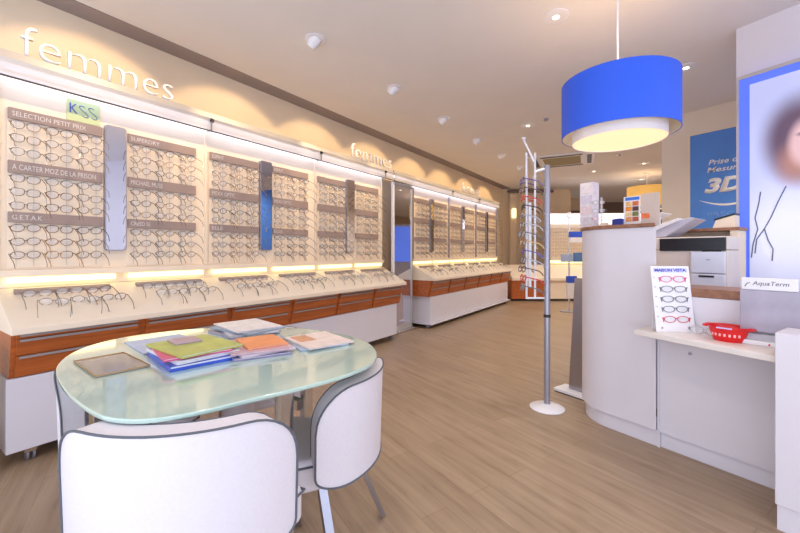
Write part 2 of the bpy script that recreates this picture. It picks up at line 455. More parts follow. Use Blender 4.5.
B1 = [('SELECTION PETIT PRIX', .33), ('A CARTER MOZ DE LA PRISON', .38), ('G.E.T.A.K', .125)]
B2 = [('SUPERDRY', .18), ('MICHAEL MUSE', .20), ('CREED SE', .12)]
B3 = [('ESPRIT', .1), ('MEXX OPTIC', .2), ('ELLE', .09)]
bd = [(.515,.955,'KSS board'),(1.09,1.555,'board right of widest mirror strip'),(1.66,2.115,'board left of second mirror strip'),
      (2.26,2.70,'board right of second mirror strip'),(2.83,3.265,'board left of third mirror strip'),(3.43,3.88,'last board before tall mirror')]
bl = ['cream spectacle board under the green KSS sign', 'cream spectacle board just right of the widest mirror strip', 'spectacle board between the first bay seam and second mirror strip',
      'spectacle board just right of the second mirror strip', 'spectacle board just left of the third mirror strip', 'spectacle board at the right end of the near cabinet']
for i, (a, b, wh) in enumerate(bd):
    board(a, b, bl[i], wh, [B1, B2, B3, B3, None, None][i], full=i < 3, unit='near cabinet')
raw = MB()
bd2 = [(4.76,5.2),(5.33,5.79),(5.93,6.38),(6.5,6.95),(7.1,7.55),(7.67,8.12)]
w2 = ['first board beyond tall mirror', 'second board beyond tall mirror', 'third far board', 'fourth far board', 'fifth far board', 'last far board']
for i, (a, b) in enumerate(bd2):
    board(a, b, 'far cabinet spectacle board, '+['nearest the tall mirror','second from the tall mirror','third from the tall mirror','fourth from the tall mirror','fifth from the tall mirror','last before the corner'][i],
          w2[i], None, False, indiv=i < 2, raw=raw, unit='far cabinet')
o = raw.build('spectacles', [COLS['gunmetal']]); tag(o, 'many small spectacles on the farther boards of the far cabinet', 'glasses', kind='stuff')

# trays: spectacles on the sloping worktop
SL = math.atan2(.176, .355)
def tray_matrix(x, y, rz=0):
    z = .722+(-2.60-x)*(.176/.355)
    d = Vector((math.cos(SL), 0, -math.sin(SL))); n = Vector((math.sin(SL), 0, math.cos(SL))); xx = d.cross(n)
    M = Matrix(((xx.x,d.x,n.x,x),(xx.y,d.y,n.y,y),(xx.z,d.z,n.z,z),(0,0,0,1)))
    return M @ Matrix.Rotation(rz, 4, 'Z') @ Matrix.Translation((0, 0, .0195))
def label_bar(y0, y1, lab):
    M = tray_matrix(-2.905, 0)
    b = MB().box(-.012, .012, 0, y1-y0, 0, .008)
    z = .722+(-2.60+2.91)*(.176/.355)
    o = MB().box(0, .026, 0, y1-y0, 0, .018); o.v = [(v[0], v[1], v[2]-v[0]*(.176/.355)) for v in o.v]
    o = o.build('label_bar', M_HEADER, loc=(-2.915, y0, .722+(-2.60+2.915)*(.176/.355)+.0005)); tag(o, lab, 'label bar', 'grey label bars on the worktops')
tn = ['first', 'second', 'third', 'fourth', 'fifth', 'sixth']
def tray(y0, y1, idx, far, count, full):
    cab = 'far' if far else 'near'
    label_bar(y0, y1, 'grey label bar, %s from the left, on the %s cabinet worktop' % (tn[idx], cab))
    n = 0
    for r, xr in enumerate((-2.865, -2.775)):
        m = count//2
        for c in range(m):
            y = y0+.05+(y1-y0-.02)*(c+.25+.35*r)/m
            n += 1
            spectacles(tray_matrix(xr+random.uniform(-.008,.008), y, R(random.uniform(-12, 12))), random.choice(['gunmetal','silver','grey','brown']), random.choice(['oval','rect','panto']),
                'worktop spectacles, %s in %s row below %s label bar, %s cabinet' % (['leftmost','centre','rightmost'][c] if m == 3 else ['left','right'][c], ['back','front'][r], tn[idx], cab),
                'spectacles lying on the %s worktop' % cab, full, rr=.0019)
for i in range(6): tray(.53+i*.585, .53+i*.585+.44, i, False, 6, i < 3)
for i in range(6): tray(4.78+i*.585, 4.78+i*.585+.42, i, True, 4, False)

# mirror strips between the boards
def strip(y0, y1, z0, z1, label):
    root = empty('mirror_strip', (BACKX+.001, y0, z0))
    tag(root, label, 'mirror', 'narrow mirrors between the boards')
    pr = [(y, z) for y, z in rrect((y1-y0)/2, (z1-z0)/2, y1-y0, z1-z0, .018, 5)]
    f = MB(); n = len(pr); f.add([(.0005,y,z) for y,z in pr]+[(.026,y,z) for y,z in pr], [tuple(range(n)), tuple(reversed(range(n,2*n)))]+[(i,(i+1)%n,n+(i+1)%n,n+i) for i in range(n)])
    f.build('backing', M_SILVER, root)
    pr = [(y, z) for y, z in rrect((y1-y0)/2, (z1-z0)/2, y1-y0-.01, z1-z0-.01, .015, 5)]
    g = MB(); g.add([(.0265,y,z) for y,z in pr]+[(.029,y,z) for y,z in pr], [tuple(range(n)), tuple(reversed(range(n,2*n)))]+[(i,(i+1)%n,n+(i+1)%n,n+i) for i in range(n)])
    g.build('mirror_pane', M_MIRROR, root)
strip(.962, 1.082, 1.11, 1.93, 'narrow rounded mirror strip to the right of the KSS board')
strip(2.125, 2.25, 1.115, 1.93, 'narrow mirror strip reflecting blue, middle of the near cabinet')
strip(3.275, 3.41, 1.10, 1.94, 'narrow mirror strip with dark reflection, right part of the near cabinet')
strip(5.22, 5.32, 1.10, 1.94, 'narrow mirror strip nearest the tall mirror on the far cabinet')
strip(6.39, 6.49, 1.10, 1.94, 'second narrow mirror strip on the far cabinet')
strip(7.56, 7.66, 1.10, 1.94, 'third narrow mirror strip on the far cabinet, near the corner')

# KSS sign
k = empty('brand_sign', (BACKX+.002, .775, 1.935)); tag(k, 'small pale green sign reading KSS above the first spectacle board', 'sign')
MB().box(0, .006, 0, .165, -.025, .105).build('plate', mat('pale_green_card', (196, 208, 156), .5), k)
text('lettering', 'K', mat('blue_ink', (74, 92, 172), .5), basis((.0065, .012, .022), (0,1,0), (0,0,1)), width=.04, height=.06, ext=.001, parent=k)
text('lettering', 'SS', mat('slate_ink', (92, 116, 160), .5), basis((.0065, .058, .008), (0,1,0), (0,0,1)), width=.095, height=.072, ext=.001, parent=k, shear=-.35, offset=-.02)

# raised "femmes" lettering on the canopies
def letters(y, z, wd, h, lab):
    root = empty('lettering_sign', (-2.935, y, z)); tag(root, lab, 'sign', 'femmes lettering above the cabinets')
    o = text('letters', 'femmes', M_LETTER, basis((0, 0, 0), (0,1,0), (0,0,1)), width=wd, height=h, ext=.022, parent=root, offset=-.018)
letters(.56, 2.197, .80, .165, 'large white letters spelling femmes, nearest, above the KSS board')
letters(3.30, 2.197, .80, .165, 'white letters spelling femmes above the right end of the near cabinet')
letters(6.30, 2.197, .80, .165, 'distant white letters spelling femmes above the far cabinet')

# tall mirror between the two cabinets
k = empty('standing_mirror', (-2.93, 4.14, 0)); tag(k, 'tall full-height mirror with pale frame between the two wall cabinets', 'mirror')
MB().box(-.03, 0, 0, .045, .03, 2.04).build('frame_post', M_WHITE, k, bevel=.004)
MB().box(-.03, 0, .47, .495, .03, 2.04).build('frame_post', M_GREYM, k, bevel=.003)
MB().box(-.03, 0, .045, .47, 2.01, 2.04).build('frame_rail', M_GREYM, k)
MB().box(-.03, 0, .045, .47, .03, .10).build('frame_rail', M_GREYM, k)
MB().box(-.024, -.012, .045, .47, .10, 2.01).build('mirror_pane', M_MIRROR, k)
MB().box(-.2, .06, .0, .495, 0, .03).build('base', M_CHROME, k, bevel=.005)

# ------------------------------------------------------------------ ceiling fittings
def spot(loc, rot, power, col, size=R(80), blend=.5, r=.03):
    d = bpy.data.lights.new('lamp_or_fill_light', 'SPOT'); d.energy = power; d.color = col; d.spot_size = size; d.spot_blend = blend; d.shadow_soft_size = r
    o = bpy.data.objects.new('lamp_or_fill_light', d); o.location = loc; o.rotation_euler = rot; return o
def eyeball(y, lab):
    root = empty('wall_washer', (-2.19, y, CEIL)); tag(root, lab, 'ceiling light', 'white wall washer spotlights')
    MB().lathe([(.05,-.001),(.078,-.001),(.080,-.008),(.052,-.012),(.05,-.012)], n=32).build('trim_ring', M_WHITE, root, smooth=True)
    MB().lathe([(.001,-.0005),(.05,-.0005),(.05,-.009),(.001,-.009)], n=24).build('recess', M_DARK, root)
    h = MB().lathe([(.030,-.056),(.036,-.058),(.047,.0),(.044,.03),(.02,.04)], n=24)
    h.xf(Matrix.Translation((-.004, 0, -.010)) @ Matrix.Rotation(R(50), 4, 'Y')); h.build('lamp_head', M_WHITE, root, smooth=True)
    g = MB().lathe([(.002,-.059),(.029,-.059),(.029,-.0565),(.002,-.0565)], n=20); g.xf(Matrix.Translation((-.004, 0, -.010)) @ Matrix.Rotation(R(50), 4, 'Y')); g.build('bulb', M_SPOTGLOW, root)
    s = spot((-.066, 0, -.062), (0, R(52), 0), 34, (1, .70, .38), R(74), .3, .015); COL.objects.link(s); s.parent = root
el = ['largest, nearest the camera', 'second from the camera', 'third from the camera', 'fourth from the camera', 'fifth from the camera', 'sixth, beside the sunglasses rack', 'farthest, near the corner']
for i in range(7): eyeball(2.06+1.063*i, 'white swivel ceiling spot in the row along the cabinets, '+el[i])
eyeball(.99, 'white swivel ceiling spot above the table, just out of view')
def downlight(x, y, lab, power=34, tilt=0):
    root = empty('downlight', (x, y, CEIL)); tag(root, lab, 'ceiling light', 'recessed round downlights')
    MB().lathe([(.06,-.001),(.088,-.001),(.088,-.007),(.062,-.010),(.06,-.010)], n=32).build('trim_ring', M_WHITE, root, smooth=True)
    MB().lathe([(.001,-.0005),(.061,-.0005),(.061,-.006),(.001,-.004)], n=24).build('reflector', M_CHROME, root, smooth=True)
    MB().lathe([(.001,-.0065),(.022,-.0065),(.022,-.012),(.001,-.014)], n=16).build('bulb', M_SPOTGLOW, root)
    s = spot((0, 0, -.03), (0, 0, 0), power, (1, .91, .82), R(140), .8, .06); COL.objects.link(s); s.parent = root
downlight(-.591, 2.81, 'recessed round downlight left of the blue pendant, nearest the camera')
downlight(.205, 4.237, 'recessed round downlight behind the right edge of the blue pendant')
downlight(-1.40, 5.018, 'recessed round downlight above the sunglasses rack, left of the air vent')
downlight(-1.082, 8.623, 'small far downlight just below right of the air vent')
downlight(-.218, 8.369, 'small far downlight above the yellow pendant')
downlight(-.322, 10.166, 'small far downlight just left of the yellow pendant cord')
for (x, y) in ((-1.0, .8), (-1.6, 6.9), (1.2, 2.6), (-1.9, 3.2), (.9, 1.0), (-2.3, 10.6), (1.6, 4.6), (1.5, 11.5), (.2, 13.2), (2.9, 9.0), (3.0, 13.5), (-.6, 7.4)):  # added fill spots without fittings, brightening the deeper shop
    s = spot((x, y, CEIL-.03), (0, 0, 0), 26 if y < 4 else 85, (1, .91, .82), R(140), .8, .06); COL.objects.link(s)
    
# ceiling air vent
k = empty('air_vent', (-1.42, 7.25, CEIL), R(8)); tag(k, 'square white ceiling air conditioning cassette with dark slots', 'air vent')
MB().box(-.52, .52, -.47, .47, -.028, -.001).build('frame', M_WHITE, k, bevel=.006)
g = MB()
MB().box(-.30, .30, -.30, .30, -.034, -.029).build('grille', mat('olive_grille', (150, 136, 96), .6), k)
for (x0,x1,y0,y1) in ((-.33,.33,-.43,-.36),(-.33,.33,.36,.43),(-.47,-.40,-.33,.33),(.40,.47,-.33,.33)):
    MB().box(x0,x1,y0,y1,-.033,-.029).build('slot', M_DARK, k)
# small smoke detectors
for (x, y, lab) in ((-1.15, 4.9, 'tiny round smoke detector on the ceiling left of the blue pendant'), (-.55, 7.4, 'tiny ceiling detector right of the air vent')):
    o = MB().lathe([(.02,-.03),(.028,-.02),(.03,-.001)], (0,0,0), 20).build('smoke_detector', M_SILVER, loc=(x, y, CEIL)); tag(o, lab, 'smoke detector')

# pendants
def pendant(x, y, zb, zt, r, ri, zi, shade, dif, lab, cordm=M_WHITE, power=3):
    root = empty('pendant_lamp', (x, y, CEIL)); tag(root, lab, 'pendant lamp')
    zb -= CEIL; zt -= CEIL; zi -= CEIL; N = 64
    s = MB()
    s.lathe([(r,zb),(r,zt),(r-.004,zt),(r-.004,zb),(r,zb)], n=N); s.f = [f for f in s.f if len(f) == 4]
    s.build('shade', [shade], root, smooth=True)
    l = MB(); l.lathe([(r-.0045,zb+.001),(r-.0045,zt-.001),(r-.007,zt-.001),(r-.007,zb+.001),(r-.0045,zb+.001)], n=N); l.f = [f for f in l.f if len(f) == 4]
    l.mi = l.mi[:len(l.f)]; l.build('shade_lining', M_SHADEIN, root, smooth=True)
    i = MB(); i.lathe([(ri,zi),(ri,zt-.05),(ri-.003,zt-.05),(ri-.003,zi),(ri,zi)], n=N); i.f = [f for f in i.f if len(f) == 4]; i.mi = i.mi[:len(i.f)]
    i.build('inner_shade', mat('white_fabric', (240, 232, 232), .7), root, smooth=True)
    MB().lathe([(.001,zi+.006),(ri-.004,zi+.006),(ri-.004,zi+.010),(.001,zi+.010)], n=N).build('diffuser', dif, root, smooth=True)
    MB().tube([(0,0,-.02),(0,0,zt-.02)], .006, 8).build('cord', cordm, root)
    MB().lathe([(.055,-.001),(.055,-.02),(.02,-.03)], n=24).build('ceiling_rose', M_WHITE, root, smooth=True)
    sp = MB()
    for a in range(3):
        g = 2*math.pi*a/3; sp.tube([(0,0,zt-.02),((r-.006)*math.cos(g),(r-.006)*math.sin(g),zt-.008)], .003, 6)
    sp.build('spider', M_CHROME, root)
    d = bpy.data.lights.new('lamp_or_fill_light', 'POINT'); d.energy = power; d.color = (1, .8, .5); d.shadow_soft_size = .1
    o = bpy.data.objects.new('lamp_or_fill_light', d); o.location = (0, 0, (zi+zt)/2); COL.objects.link(o); o.parent = root
    return root
pendant(-.204, 2.668, 1.815, 2.138, .317, .255, 1.775, M_BLUE, M_DIFF, 'large round blue drum pendant lamp with glowing cream diffuser')
pendant(-.20, 9.5, 2.05, 2.46, .36, .28, 1.99, mat('mustard_fabric', (240, 204, 130), .6, emit=(255, 190, 90), estr=.35), M_DIFF, 'distant mustard yellow drum pendant seen over the reception counter')

# ------------------------------------------------------------------ table and chairs
TZ = .72
def table_outline():
    p = [(-1.15,.335),(-1.3,.342),(-1.44,.357),(-1.6,.385),(-1.73,.43),(-1.85,.50),(-1.94,.60),(-1.98,.72),(-1.96,.86),(-1.89,1.0),(-1.78,1.13),(-1.64,1.23),(-1.48,1.29),(-1.33,1.315),(-1.19,1.31),
         (-1.05,1.27),(-.94,1.20),(-.86,1.12),(-.81,1.03),(-.795,.92),(-.81,.81),(-.84,.70),(-.875,.59),(-.905,.48),(-.955,.39),(-1.04,.342)]
    for _ in range(2):
        q = []
        for i in range(len(p)):
            a, b = p[i], p[(i+1) % len(p)]
            q += [(a[0]*.75+b[0]*.25, a[1]*.75+b[1]*.25), (a[0]*.25+b[0]*.75, a[1]*.25+b[1]*.75)]
        p = q
    return p[::-1]
k = empty('table', (-1.38, .82, 0)); tag(k, 'rounded frosted glass table on steel posts, covered with magazines', 'table')
MB().prism([(x+1.38, y-.82) for x, y in table_outline()], TZ-.012, TZ).build('glass_top', mat('frosted_green_glass', (184, 212, 198), .03, noise=.015, spec=1, coat=1), k, bevel=.003)
MATS['frosted_green_glass'].node_tree.nodes['Principled BSDF'].inputs['Coat IOR'].default_value = 1.9
for (x, y) in ((.455, -.075), (-.46, .05), (.03, -.395), (.03, .395)):
    l = MB().box(x-.02, x+.02, y-.02, y+.02, 0, TZ-.013).build('leg', M_CHROME, k, bevel=.002)
MB().box(-.44, .44, -.012, .012, .60, .63).build('cross_bar', M_CHROME, k)
MB().box(.018, .042, -.375, .375, .565, .595).build('cross_bar', M_CHROME, k)
MB().prism(rrect(0, 0, .5, .4, .05, 4), .632, .70).build('apron', mat('beige_laminate', (206, 190, 160), .5), k)

def chair(c, dirdeg, span, lab, ro=.352, z1=.69):
    root = empty('tub_chair', (c[0], c[1], 0), R(dirdeg)); tag(root, lab, 'chair', 'white tub chairs around the glass table')
    ri, z0, rc = ro-.060, .36, .13
    half = R(span); Wd = half*ro
    us = sorted(set([round(-1+2*i/28, 5) for i in range(29)]+[-.985,-.96,.96,.985,-.9,.9]))
    def lim(u, top):
        x = abs(u)*Wd; e = x-(Wd-rc)
        d = 0 if e <= 0 else rc-math.sqrt(max(0, rc*rc-e*e))
        return (z1-d) if top else (z0+d*.4)
    vs = []; fs = []; nz = 8; b = MB(); nu = len(us)
    def pt(u, k, outer, push=0):
        zb, zt = lim(u, False), lim(u, True); z = zb+(zt-zb)*k/nz
        a = half*u; r = (ro if outer else ri)+.03*(z-z0)+push
        return (r*math.cos(a), r*math.sin(a), z)
    for outer in (1, 0):
        for u in us:
            for kk in range(nz+1): vs.append(pt(u, kk, outer))
    N = nu*(nz+1); q = lambda i, kk, o: (0 if o else N)+i*(nz+1)+kk
    for i in range(nu-1):
        for kk in range(nz):
            fs.append((q(i,kk,1), q(i+1,kk,1), q(i+1,kk+1,1), q(i,kk+1,1)))
            fs.append((q(i,kk,0), q(i,kk+1,0), q(i+1,kk+1,0), q(i+1,kk,0)))
        fs.append((q(i,nz,1), q(i+1,nz,1), q(i+1,nz,0), q(i,nz,0))); fs.append((q(i,0,1), q(i,0,0), q(i+1,0,0), q(i+1,0,1)))
    for i in (0, nu-1):
        for kk in range(nz): fs.append((q(i,kk,1), q(i,kk+1,1), q(i,kk+1,0), q(i,kk,0)))
    b.add(vs, fs); bk = b.build('backrest', M_LEATHER, root, bevel=.014, seg=3)
    for outer, nm in ((1, 'outer'), (0, 'inner')):
        loop = [pt(u, nz, outer, .0015 if outer else -.0015) for u in us]+[pt(us[-1], kk, outer, .0015 if outer else -.0015) for kk in range(nz-1, -1, -1)]
        loop += [pt(u, 0, outer, .0015 if outer else -.0015) for u in reversed(us[:-1])]+[pt(us[0], kk, outer, .0015 if outer else -.0015) for kk in range(1, nz)]
        p = MB(); p.tube(loop, .0032 if outer else .0018, 6, closed=True); p.build('piping', M_PIPE, bk, smooth=True)
    # seat
    pr = []; rs = ri+.03
    for i in range(25):
        a = (half+R(12))*(-1+2*i/24); pr.append((rs*math.cos(a), rs*math.sin(a)))
    for i in range(9):
        a = R(70+220*i/8); pr.append((-.01+.07*math.cos(a), .07*math.sin(a)))
    MB().prism(pr, .352, .455).build('seat', M_LEATHER, root, bevel=.02, seg=3)
    p = MB(); p.tube([(x*1.003, y*1.003, .437) for x, y in pr], .0038, 6, closed=True); p.build('piping', M_PIPE, root, smooth=True)
    MB().box(.02, .2, -.05, .05, .345, .359).build('seat_plate', M_CHROME, root)
    for a, ra, rb in ((38, .12, .355), (-38, .12, .355), (112, .06, .085), (-112, .06, .085)):
        g = R(a); l = MB()
        l.tube([(ra*math.cos(g), ra*math.sin(g), .350), (((ra+rb)/2-.02)*math.cos(g), ((ra+rb)/2-.02)*math.sin(g), .335), (rb*math.cos(g), rb*math.sin(g), .008)], .020, 4, r2=.013)
        l.build('leg', M_STEEL, root)
    return root
chair((-1.13, .65), -48, 50, 'white leatherette tub chair at the front corner of the table, closest to camera', z1=.705)
chair((-1.135, .965), 20, 50, 'white leatherette tub chair at the right corner of the table', ro=.322, z1=.675)
chair((-1.585, .755), 221, 50, 'white leatherette tub chair at the left corner of the table, beside the cabinet')
chair((-1.60, 1.03), 128, 50, 'white tub chair hidden behind the table on the cabinet side')

# magazines and papers on the table
def rotm(x, y, z, a): return Matrix.Translation((x, y, z)) @ Matrix.Rotation(R(a), 4, 'Z')
def magazine(x, y, z, a, th, cov, lab, spine=None, wx=.21, wy=.28, grp='magazines on the glass table', deco=None):
    root = empty('magazine', (x, y, z), R(a)); tag(root, lab, 'magazine', grp)
    MB().box(-wx/2+.002, wx/2-.002, -wy/2+.002, wy/2-.002, .0008, th-.0008).build('pages', M_WHITE, root)
    c = MB().box(-wx/2, wx/2, -wy/2, wy/2, th-.0007, th); c.box(-wx/2, wx/2, -wy/2, wy/2, 0, .0007); c.box(-wx/2, -wx/2+.0012, -wy/2, wy/2, .0007, th-.0007); c.box(-wx/2+.0012, wx/2, -wy/2, -wy/2+.0012, .0007, th*.6)
    c.build('cover', mat('print_%d_%d_%d' % cov, cov, .3, noise=.12, nscale=18), root)
    if deco: MB().box(-wx/2+deco[1], -wx/2+deco[2], -wy/2+deco[3], -wy/2+deco[4], th+.0001, th+.0006).build('cover_picture', mat('print_%d_%d_%d' % deco[0], deco[0], .35, noise=.2, nscale=25), root)
    return root
Z = TZ+.0008
mg = [ # pile left-centre
 (-1.72,.73, 82, .004, (176,190,222), 'blue-edged flyer lying left, beside the tall magazine pile'),
 (-1.42,.69, 80, .016, (44,84,200), 'thick blue magazine at the bottom of the tallest pile'),
 (-1.43,.70, 85, .012, (236,232,236), 'white magazine above the blue one in the tallest pile'),
 (-1.435,.69, 76, .008, (216,80,130), 'pink-spined magazine in the middle of the tallest pile'),
 (-1.42,.70, 88, .008, (180,186,90), 'olive green magazine near the top of the tallest pile'),
 (-1.49,.70, 80, .006, (176,148,160), 'mauve covered magazine on top of the tallest pile')]
zz = Z
for i, (x, y, a, th, c, lab) in enumerate(mg):
    if i == 1: zz = Z
    magazine(x+.03, y+.02, zz, a, th, c, lab, **({'wx': .09, 'wy': .10} if i == 5 else {})); zz += th+.0008
zz = Z
for i, (x, y, a, th, c, lab) in enumerate([(-1.62,1.07, 84, .010, (170,160,180), 'greyish magazine at the bottom of the back pile'), (-1.61,1.08, 72, .008, (200,196,204), 'pale grey magazine in the middle of the back pile'),
    (-1.60,1.08, 92, .008, (150,160,176), 'blue-grey magazine near the top of the back pile'), (-1.62,1.09, 80, .005, (232,224,224), 'white magazine on top of the back pile')]):
    magazine(x, y, zz, a, th, c, lab); zz += th+.0008
zz = Z
for i, (x, y, a, th, c, lab) in enumerate([(-1.28,.90, 66, .008, (150,140,176), 'violet magazine at the bottom of the front right pile'), (-1.285,.91, 75, .008, (216,196,206), 'pale pink magazine in the front right pile'),
    (-1.28,.905, 60, .006, (206,170,180), 'rose magazine in the front right pile'), (-1.29,.93, 70, .006, (240,150,90), 'orange covered magazine on top of the front right pile')]):
    magazine(x, y, zz, a, th, c, lab, wx=.20 if i < 3 else .15, wy=.24 if i < 3 else .2); zz += th+.0008
zz = Z
for i, (x, y, a, th, c, lab) in enumerate([(-1.20,1.125, 66, .006, (176,190,210), 'pale blue magazine under the open one near the right end'), (-1.185,1.13, 74, .006, (232,214,206), 'cream magazine on top near the right end of the table'),
   ]):
    magazine(x, y, zz, a, th, c, lab, wx=.20, wy=.25, deco=((210,150,110), .02, .09, .12, .23) if i else None); zz += th+.0008
# flat metallic tray / plate left
k = empty('display_tray', (-1.525, .512, Z), R(-4)); tag(k, 'flat gold-rimmed grey tray at the left end of the glass table', 'tray')
MB().box(-.13, .13, -.072, .072, 0, .004).build('plate', mat('grey_taupe_plate', (150, 140, 132), .12, coat=.6), k, bevel=.001)
r = MB().tube([(-.13,-.072,.005),(.13,-.072,.005),(.13,.072,.005),(-.13,.072,.005)], .0025, 4, closed=True); r.build('rim', COLS['gold'], k)

k = empty('waste_bin', (-2.76, .333, 0)); tag(k, 'dark rounded bin at the left edge beside the near cabinet', 'bin')
MB().lathe([(.08,0),(.09,.02),(.10,.55),(.104,.59),(.10,.60)], n=32).build('body', M_BLACK, k, smooth=True)
MB().lathe([(.001,.601),(.10,.601),(.08,.615),(.001,.62)], n=32).build('lid', M_DARK, k, smooth=True)

# ------------------------------------------------------------------ reception counter (local frame s,t)
def local(name, lab, cat, s=0, t=0, z=0, rz=0, group=None):
    return tag(empty(name, W(s, t, z), LA+rz), lab, cat, group)
CT = 1.265
def arcpoly(off, back_t=.36):
    r = .28-off; cx, cy = -.275, .28
    pts = [(0-.0, off)]
    for i in range(13):
        a = R(270-90*i/12); pts.append((cx+r*math.cos(a), cy+r*math.sin(a)))
    pts += [(cx-r, back_t), (-.17, back_t), (-.012+off, .026+off*1.2)]
    return pts
k = local('reception_counter', 'tall white curved reception counter with thin wooden top', 'counter')
MB().prism(arcpoly(0), .095, CT-.022).build('body', M_PANEL, k, bevel=.002)
MB().prism(arcpoly(.022), 0, .0945).build('plinth', M_PANEL, k)
MB().prism(arcpoly(-.012), CT-.0215, CT).build('wood_top', M_BROWN, k, bevel=.002)
# desk with knee panel, shelf, pedestal
k = local('reception_desk', 'white reception desk with overhanging shelf right of the tall counter', 'desk')
MB().box(.012, 1.3, .018, .05, .085, .862).build('knee_panel', M_PANEL, k)
MB().box(.0005, .0115, .014, .05, 0, .65).build('side_edge', M_PANEL, k)
MB().box(.012, 1.3, .034, .06, 0, .084).build('plinth', M_PANEL, k)
MB().prism([(-.03,-.185),(.546,-.275),(.546,-.12),(1.25,-.12),(1.25,.017),(.0,.017),(-.01,-.003),(-.03,-.01)], .652, .68).build('shelf', mat('warm_white_laminate', (232, 224, 218), .4), k, bevel=.003)
MB().box(.548, 1.3, -.31, -.123, .10, .78).build('pedestal', M_PANEL, k, bevel=.003)
MB().box(.553, 1.3, -.302, -.14, 0, .0995).build('pedestal_plinth', M_PANEL, k)
MB().box(.02, 1.3, .018, .30, .863, .908).build('wood_top', M_BROWN, k, bevel=.003)
o = MB().lathe([(.001,-.004),(.008,-.004),(.008,.0),(.001,.0)], n=12); o.xf(Matrix.Translation((.155, .016, .56)) @ Matrix.Rotation(R(-90), 4, 'X')); o.build('screw_cap', M_SILVER, k)
# lower inner worktop and hutch behind
k = local('inner_worktop', 'low inner worktop behind the desk carrying the white printer', 'worktop')
MB().box(-.7, .30, .40, .98, .78, .81).build('top', M_BROWN, k, bevel=.003)
MB().box(-.68, .28, .60, .97, 0, .779).build('base', M_PANEL, k)
MB().box(.145, .30, .62, .97, .811, .86).build('riser', M_BROWN, k, bevel=.002)
k = local('back_shelf_unit', 'white shelf unit with thin brown top behind the printer', 'shelf unit')
MB().box(-.72, .10, 1.13, 1.165, 0, 1.25).build('back_board', M_CREAM, k)
MB().box(.055, .10, 1.0, 1.129, .811, 1.25).build('side_board', M_CREAM, k)
MB().box(-.72, -.69, 1.0, 1.129, .811, 1.25).build('side_board', M_CREAM, k)
MB().box(-.73, .11, .985, 1.17, 1.251, 1.272).build('wood_top', M_BROWN, k, bevel=.002)

# printer
k = local('printer', 'cream and white office printer with dark output slot behind the counter', 'printer', -.10, .66, .812, R(4))
MB().box(-.30, .235, 0, .31, 0, .30).build('body', mat('warm_white_plastic', (226, 214, 204), .4), k, bevel=.01)
MB().box(-.14, .225, -.012, -.001, .296, .382).build('output_slot', M_BLACK, k, bevel=.004)
MB().box(-.30, .235, .0, .31, .301, .39).build('scanner', mat('warm_white_plastic', (226, 214, 204), .4), k, bevel=.01)
d = MB().box(.045, .225, -.03, -.001, .15, .29).build('front_door', mat('cool_white_plastic', (222, 226, 240), .35), k, bevel=.006)
MB().box(.13, .15, -.034, -.031, .235, .241).build('logo', M_SILVER, d)
d = MB().box(.045, .225, -.03, -.001, .06, .145).build('paper_tray', mat('cool_white_plastic', (222, 226, 240), .35), k, bevel=.005)
MB().box(.09, .17, -.035, -.031, .124, .136).build('tray_handle', M_BLACK, d)
MB().box(.1, .2, .0, .12, .26, .3).build('spine', M_DARK, k)
MB().box(-.27, -.17, -.006, -.0005, .33, .345).build('badge', M_HANDLE, k)
# document feeder: sloped white trays
f = MB()
f.prism_y([(-.30,.43),(-.04,.525),(-.03,.505),(-.29,.392)], .02, .30); a = f.build('document_feeder', M_WHITE, k, bevel=.003)
f = MB(); f.prism_y([(-.20,.46),(.03,.525),(.06,.515),(-.12,.395),(-.20,.392)], .03, .28); f.build('feeder_tray', mat('grey_white_plastic', (196, 192, 206), .4), k, bevel=.003)
f = MB(); f.prism_y([(-.44,.45),(-.15,.575),(-.145,.570),(-.435,.445)], .05, .27); f.build('paper_sheet', M_LETTER, k)
# screen-like box on hutch right
k = local('desk_scanner', 'beige box with dark sloping lid below the blue 3D poster', 'scanner', .02, 1.02, 1.273)
f = MB(); f.prism_y([(-.07,0),(.055,0),(.055,.085),(-.05,.055)], 0, .1); f.build('body', M_CREAM, k)
f = MB(); f.prism_y([(-.06,.054),(.056,.087),(.056,.098),(-.06,.064)], -.004, .104); f.build('lid', M_BLACK, k)

# items on tall counter
k = local('brochure_tower', 'tall white box-shaped brochure tower on the left end of the counter', 'display', -.50, .2, CT+.001)
MB().box(-.045, .045, -.04, .04, 0, .315).build('box', mat('white_grey_print', (232, 224, 228), .4, noise=.12, nscale=30), k)
for i in range(4):
    MB().box(-.04, .04, -.0445, -.041, .02+i*.075, .075+i*.075).build('pocket', mat('pale_print_%d' % i, [(206,200,208),(226,206,208),(214,206,220),(236,226,228)][i], .3, noise=.15, nscale=45), k)
k = local('eyewear_spinner', 'small clear spinner with spectacles beside the brochure tower', 'display', -.415, .2, CT+.001)
MB().lathe([(.03,0),(.03,.006),(.006,.012),(.006,.2),(.012,.205)], n=16).build('post', M_CLEAR, k)
for i in range(3):
    q = W(-.415, .165, CT+.06+i*.055)
    spectacles(Matrix.Translation(q) @ Matrix.Rotation(LA+R(20), 4, 'Z') @ Matrix.Scale(.62, 4), ['red','grey','brown'][i], 'panto', '%s spectacles on the small spinner on the tall counter' % ['lowest','middle','topmost'][i], 'spectacles on the counter spinner', False)
o = MB().box(-.02, .02, -.015, .015, 0, .03).build('card_box', M_CREAM, loc=W(-.375, .16, CT+.001), rz=LA, bevel=.003); tag(o, 'tiny cream box on the counter right of the brochure tower', 'box')
k = local('tissue_box', 'small dark blue box on the tall counter top', 'box', -.30, .2, CT+.001)
MB().box(-.03, .03, -.03, .03, 0, .05).build('carton', mat('navy_card', (40, 56, 150), .5), k, bevel=.002); MB().box(-.018, .018, -.015, .015, .0505, .054).build('lid', mat('navy_card_light', (60, 80, 180), .5), k)
